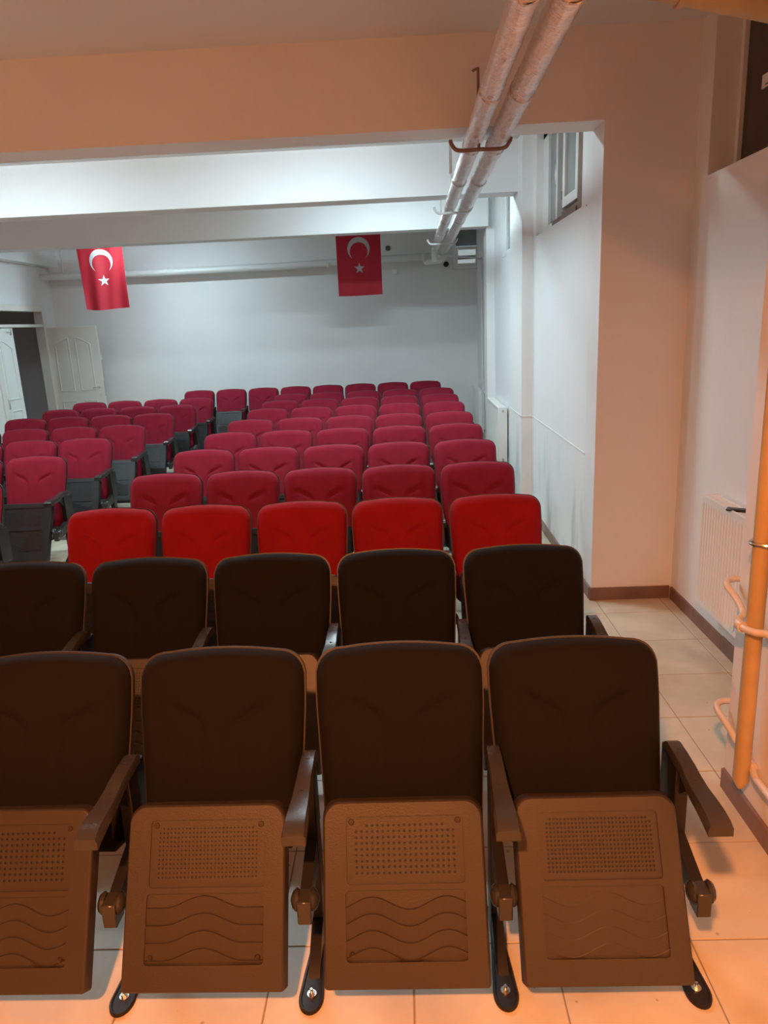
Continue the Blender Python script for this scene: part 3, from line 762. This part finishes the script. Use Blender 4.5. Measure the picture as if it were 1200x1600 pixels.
# ------------------------------------------------------------------ double door on the door wall
d1 = sempty('door_1')
fx0, fx1 = XL-.13, XL+.018
fr = MB().bbox(fx0, fx1, 12.40, 12.53, 0, 2.40, .004).bbox(fx0, fx1, 10.78, 10.90, 0, 2.40, .004).bbox(fx0, fx1, 10.90, 12.40, 2.30, 2.40, .004).bbox(XL-.10, XL+.006, 10.90, 12.40, 2.055, 2.10, .004)
ob('door_frame', fr, DOORM, d1)
def panel_door(wd, ht, m, name, parent, panels):
    """door leaf in local x (width) z (height), thickness y, raised mouldings both faces"""
    lf = ob(name, MB().bbox(0, wd, -.02, .02, .01, ht, .003), m, parent)
    for (a, b, c, d, arch) in panels:
        for sy in (-1, 1):
            n = 12; top = [(a+(b-a)*k/n, d-(abs(arch))*((1-k/n if arch > 0 else k/n) if arch else 0)**1.5) for k in range(n+1)]
            pts = [(x, sy*.021, z) for x, z in [(a, c)]+top+[(b, c), (a, c)]]
            P = []
            for i in range(len(pts)-1):
                P.append(pts[i])
            P.append(pts[0])
            ob('moulding', MB().tube([Vector(p) for p in P], .013, 6, cap=False), m, lf)
            inn = [(a+.03, c+.03)]+[(x, z-.03) for x, z in top if a+.03 <= x <= b-.03]+[(b-.03, c+.03)]
            ob('raised_panel', MB().prism(inn, 'y', sy*.019, sy*.0245), m, lf, False)
    return lf
open_leaf = thing('door_leaf', 'cream four-panel door leaf standing open against the back wall', 'door', (XL+.0, 12.47, 0))
open_leaf.rotation_euler.z = math.radians(1.5)
lf = panel_door(.86, 2.04, DOORM, 'leaf', open_leaf, [(.13, .36, .98, 1.86, .12), (.48, .72, .98, 1.86, -.12), (.13, .36, .16, .80, 0), (.48, .72, .16, .80, 0)])
ob('handle', MB().tube([(.785, -.02, 1.02), (.785, -.028, 1.02)], .026, 14).tube([(.785, -.03, 1.02), (.785, -.055, 1.02), (.775, -.058, 1.02), (.69, -.058, 1.02)], .008, 8), CHROME, open_leaf)
ob('lock_rosette', MB().tube([(.785, -.02, .90), (.785, -.03, .90)], .026, 14), CHROME, open_leaf)
ob('latch_plate', MB().box(.860, .863, -.012, .012, .86, 1.12), CHROME, open_leaf, False)
ob('strike_box', MB().bbox(.858, .88, -.02, .02, 1.48, 1.55, .003), WHITEP, open_leaf)
# narrow leaf, bolted shut, turned into the door plane
nl = thing('door_leaf', 'narrow white door leaf bolted shut beside the dark doorway', 'door', (XL-.03, 10.90, 0))
nl.rotation_euler.z = math.radians(90)
panel_door(.52, 2.045, DOORW, 'leaf', nl, [(.10, .40, .98, 1.86, -.12), (.10, .40, .60, .80, 0), (.10, .40, .16, .48, 0)])
ob('flush_bolt', MB().tube([(.39, -.03, 1.985), (.30, -.032, 1.985)], .006, 8).bbox(.42, .46, -.032, -.02, 1.94, 2.03, .002), CHROME, nl)
ob('pull_handle', MB().bbox(.04, .055, -.045, -.02, .84, 1.0, .003), CHROME, nl)

# ------------------------------------------------------------------ flags
def flag(xc, y, W, L, ztop, yaw, fold, label, lean=0.0):
    t = thing('hanging_flag', label, 'flag', (xc, y, ztop))
    t.rotation_euler.z = yaw
    NX, NZ = 36, 54
    def surf(x, z):
        s = fold*(.35+.65*min(1, -z/L))
        yy = s*(.030*math.sin(x*13+1.1*z+.6)+.018*math.sin(x*27-2*z)+.012*math.sin(z*5+x*4))
        return Vector((x*(1-.03*fold*(-z/L))+lean*(-z), yy, z+.010*fold*math.sin(x*9)*(-z/L)))
    def red_of(nx, nz):
        v = []; f = []
        for j in range(nz+1):
            for i in range(nx+1):
                x = -W/2+W*i/nx; z = -L*j/nz
                if j == nz: z -= .012*math.sin(PI*i/nx)*(.3+fold)
                v.append(surf(x, z))
        for j in range(nz):
            for i in range(nx): f.append((j*(nx+1)+i, j*(nx+1)+i+1, (j+1)*(nx+1)+i+1, (j+1)*(nx+1)+i))
        return MB().add(v, f)
    ob('cloth', red_of(NX, NZ), FLAGR, t)
    # white crescent (horns down when hung from its hoist) and five-pointed star
    for side in (-1, 1):
        off = Vector((0, side*.0022, 0))
        G = W; zc = -.5*G; R = .25*G; r = .2*G; zi = -.5625*G
        v = []; n = 64
        # intersection half-angle
        dd = abs(zi-zc); a0 = math.acos((R*R+dd*dd-r*r)/(2*R*dd)); b0 = math.acos((r*r+dd*dd-R*R)/(2*r*dd))
        for k in range(n+1):
            s = -1+2*k/n
            A = PI/2+s*(PI-a0); B = PI/2+s*(b0)
            po = (R*math.cos(A), zc+R*math.sin(A)); pi_ = (r*math.cos(B), zi+r*math.sin(B))
            v += [po, pi_]
        # inner arc: from PI-b0 side
        v = []
        for k in range(n+1):
            s = -1+2*k/n
            A = PI/2+s*(PI-a0); B = PI/2+s*(b0)
            v.append((R*math.cos(A), zc+R*math.sin(A))); v.append((r*math.cos(B), zi+r*math.sin(B)))
        f = [(2*k, 2*k+1, 2*k+3, 2*k+2) for k in range(n)]
        ob('crescent', MB().add([surf(x, z)+off for x, z in v], f), FLAGW, t)
        sr = .125*G; cz = zi-.333*G-.02*G; st = []
        for k in range(10):
            rr = sr if k % 2 == 0 else sr*.382
            a = PI/2+k*PI/5; st.append((rr*math.cos(a), cz+rr*math.sin(a)))
        v = [(0, cz)]+st; f = [(0, 1+k, 1+(k+1) % 10) for k in range(10)]
        ob('star', MB().add([surf(x, z)+off for x, z in v], f), FLAGW, t)
    ob('hoist_tape', MB().box(-W/2-.004, W/2+.004, -.006, .006, -.012, .006), FLAGW, t, False)
    for s in (-1, 1): ob('cord', MB().tube([(s*W/2, 0, 0), (s*W/2, 0, ZC-ztop)], .003, 6), PIPEL, t)
    return t
flag(-.597, 11.45, .667, 1.00, 3.29, 0, .18, 'flat red flag with white crescent and star, nearer the window wall')
flag(-4.50, 11.45, .68, 1.03, 3.30, .10, 1.0, 'rippled red flag with white crescent and star, nearer the open door', .02)

# ------------------------------------------------------------------ small things on the walls
def disc(name, x, y, z, r, m, label, cat, ax='y'):
    mb = MB().tube([(0, 0, 0), (0, -.02, 0)], r, 16).tube([(0, -.02, 0), (0, -.035, 0)], r*.55, 12)
    o = ob(name, mb, m); o.location = (x, y, z); tag(o, label, cat); return o
disc('cable_gland', .791, YB, 2.78, .045, BLK, 'round black cable gland on the back wall left of the small window', 'gland')
disc('cable_gland', -.179, YB, 3.08, .042, mat('grey_gland', (.12, .12, .13), .5), 'round grey cable gland high on the back wall beside the flat flag', 'gland')
tag(ob('junction_box', MB().bbox(-.13, -.03, YB-.03, YB, 2.66, 2.75, .006), WHITEP), 'small white junction box on the back wall below the pipe', 'box')
tag(ob('nail_hole', MB().tube([(XW-.002, 4.98, 2.53), (XW, 4.98, 2.53)], .006, 8), BLK), 'tiny dark nail hole in the white wall beside the open window', 'hole')
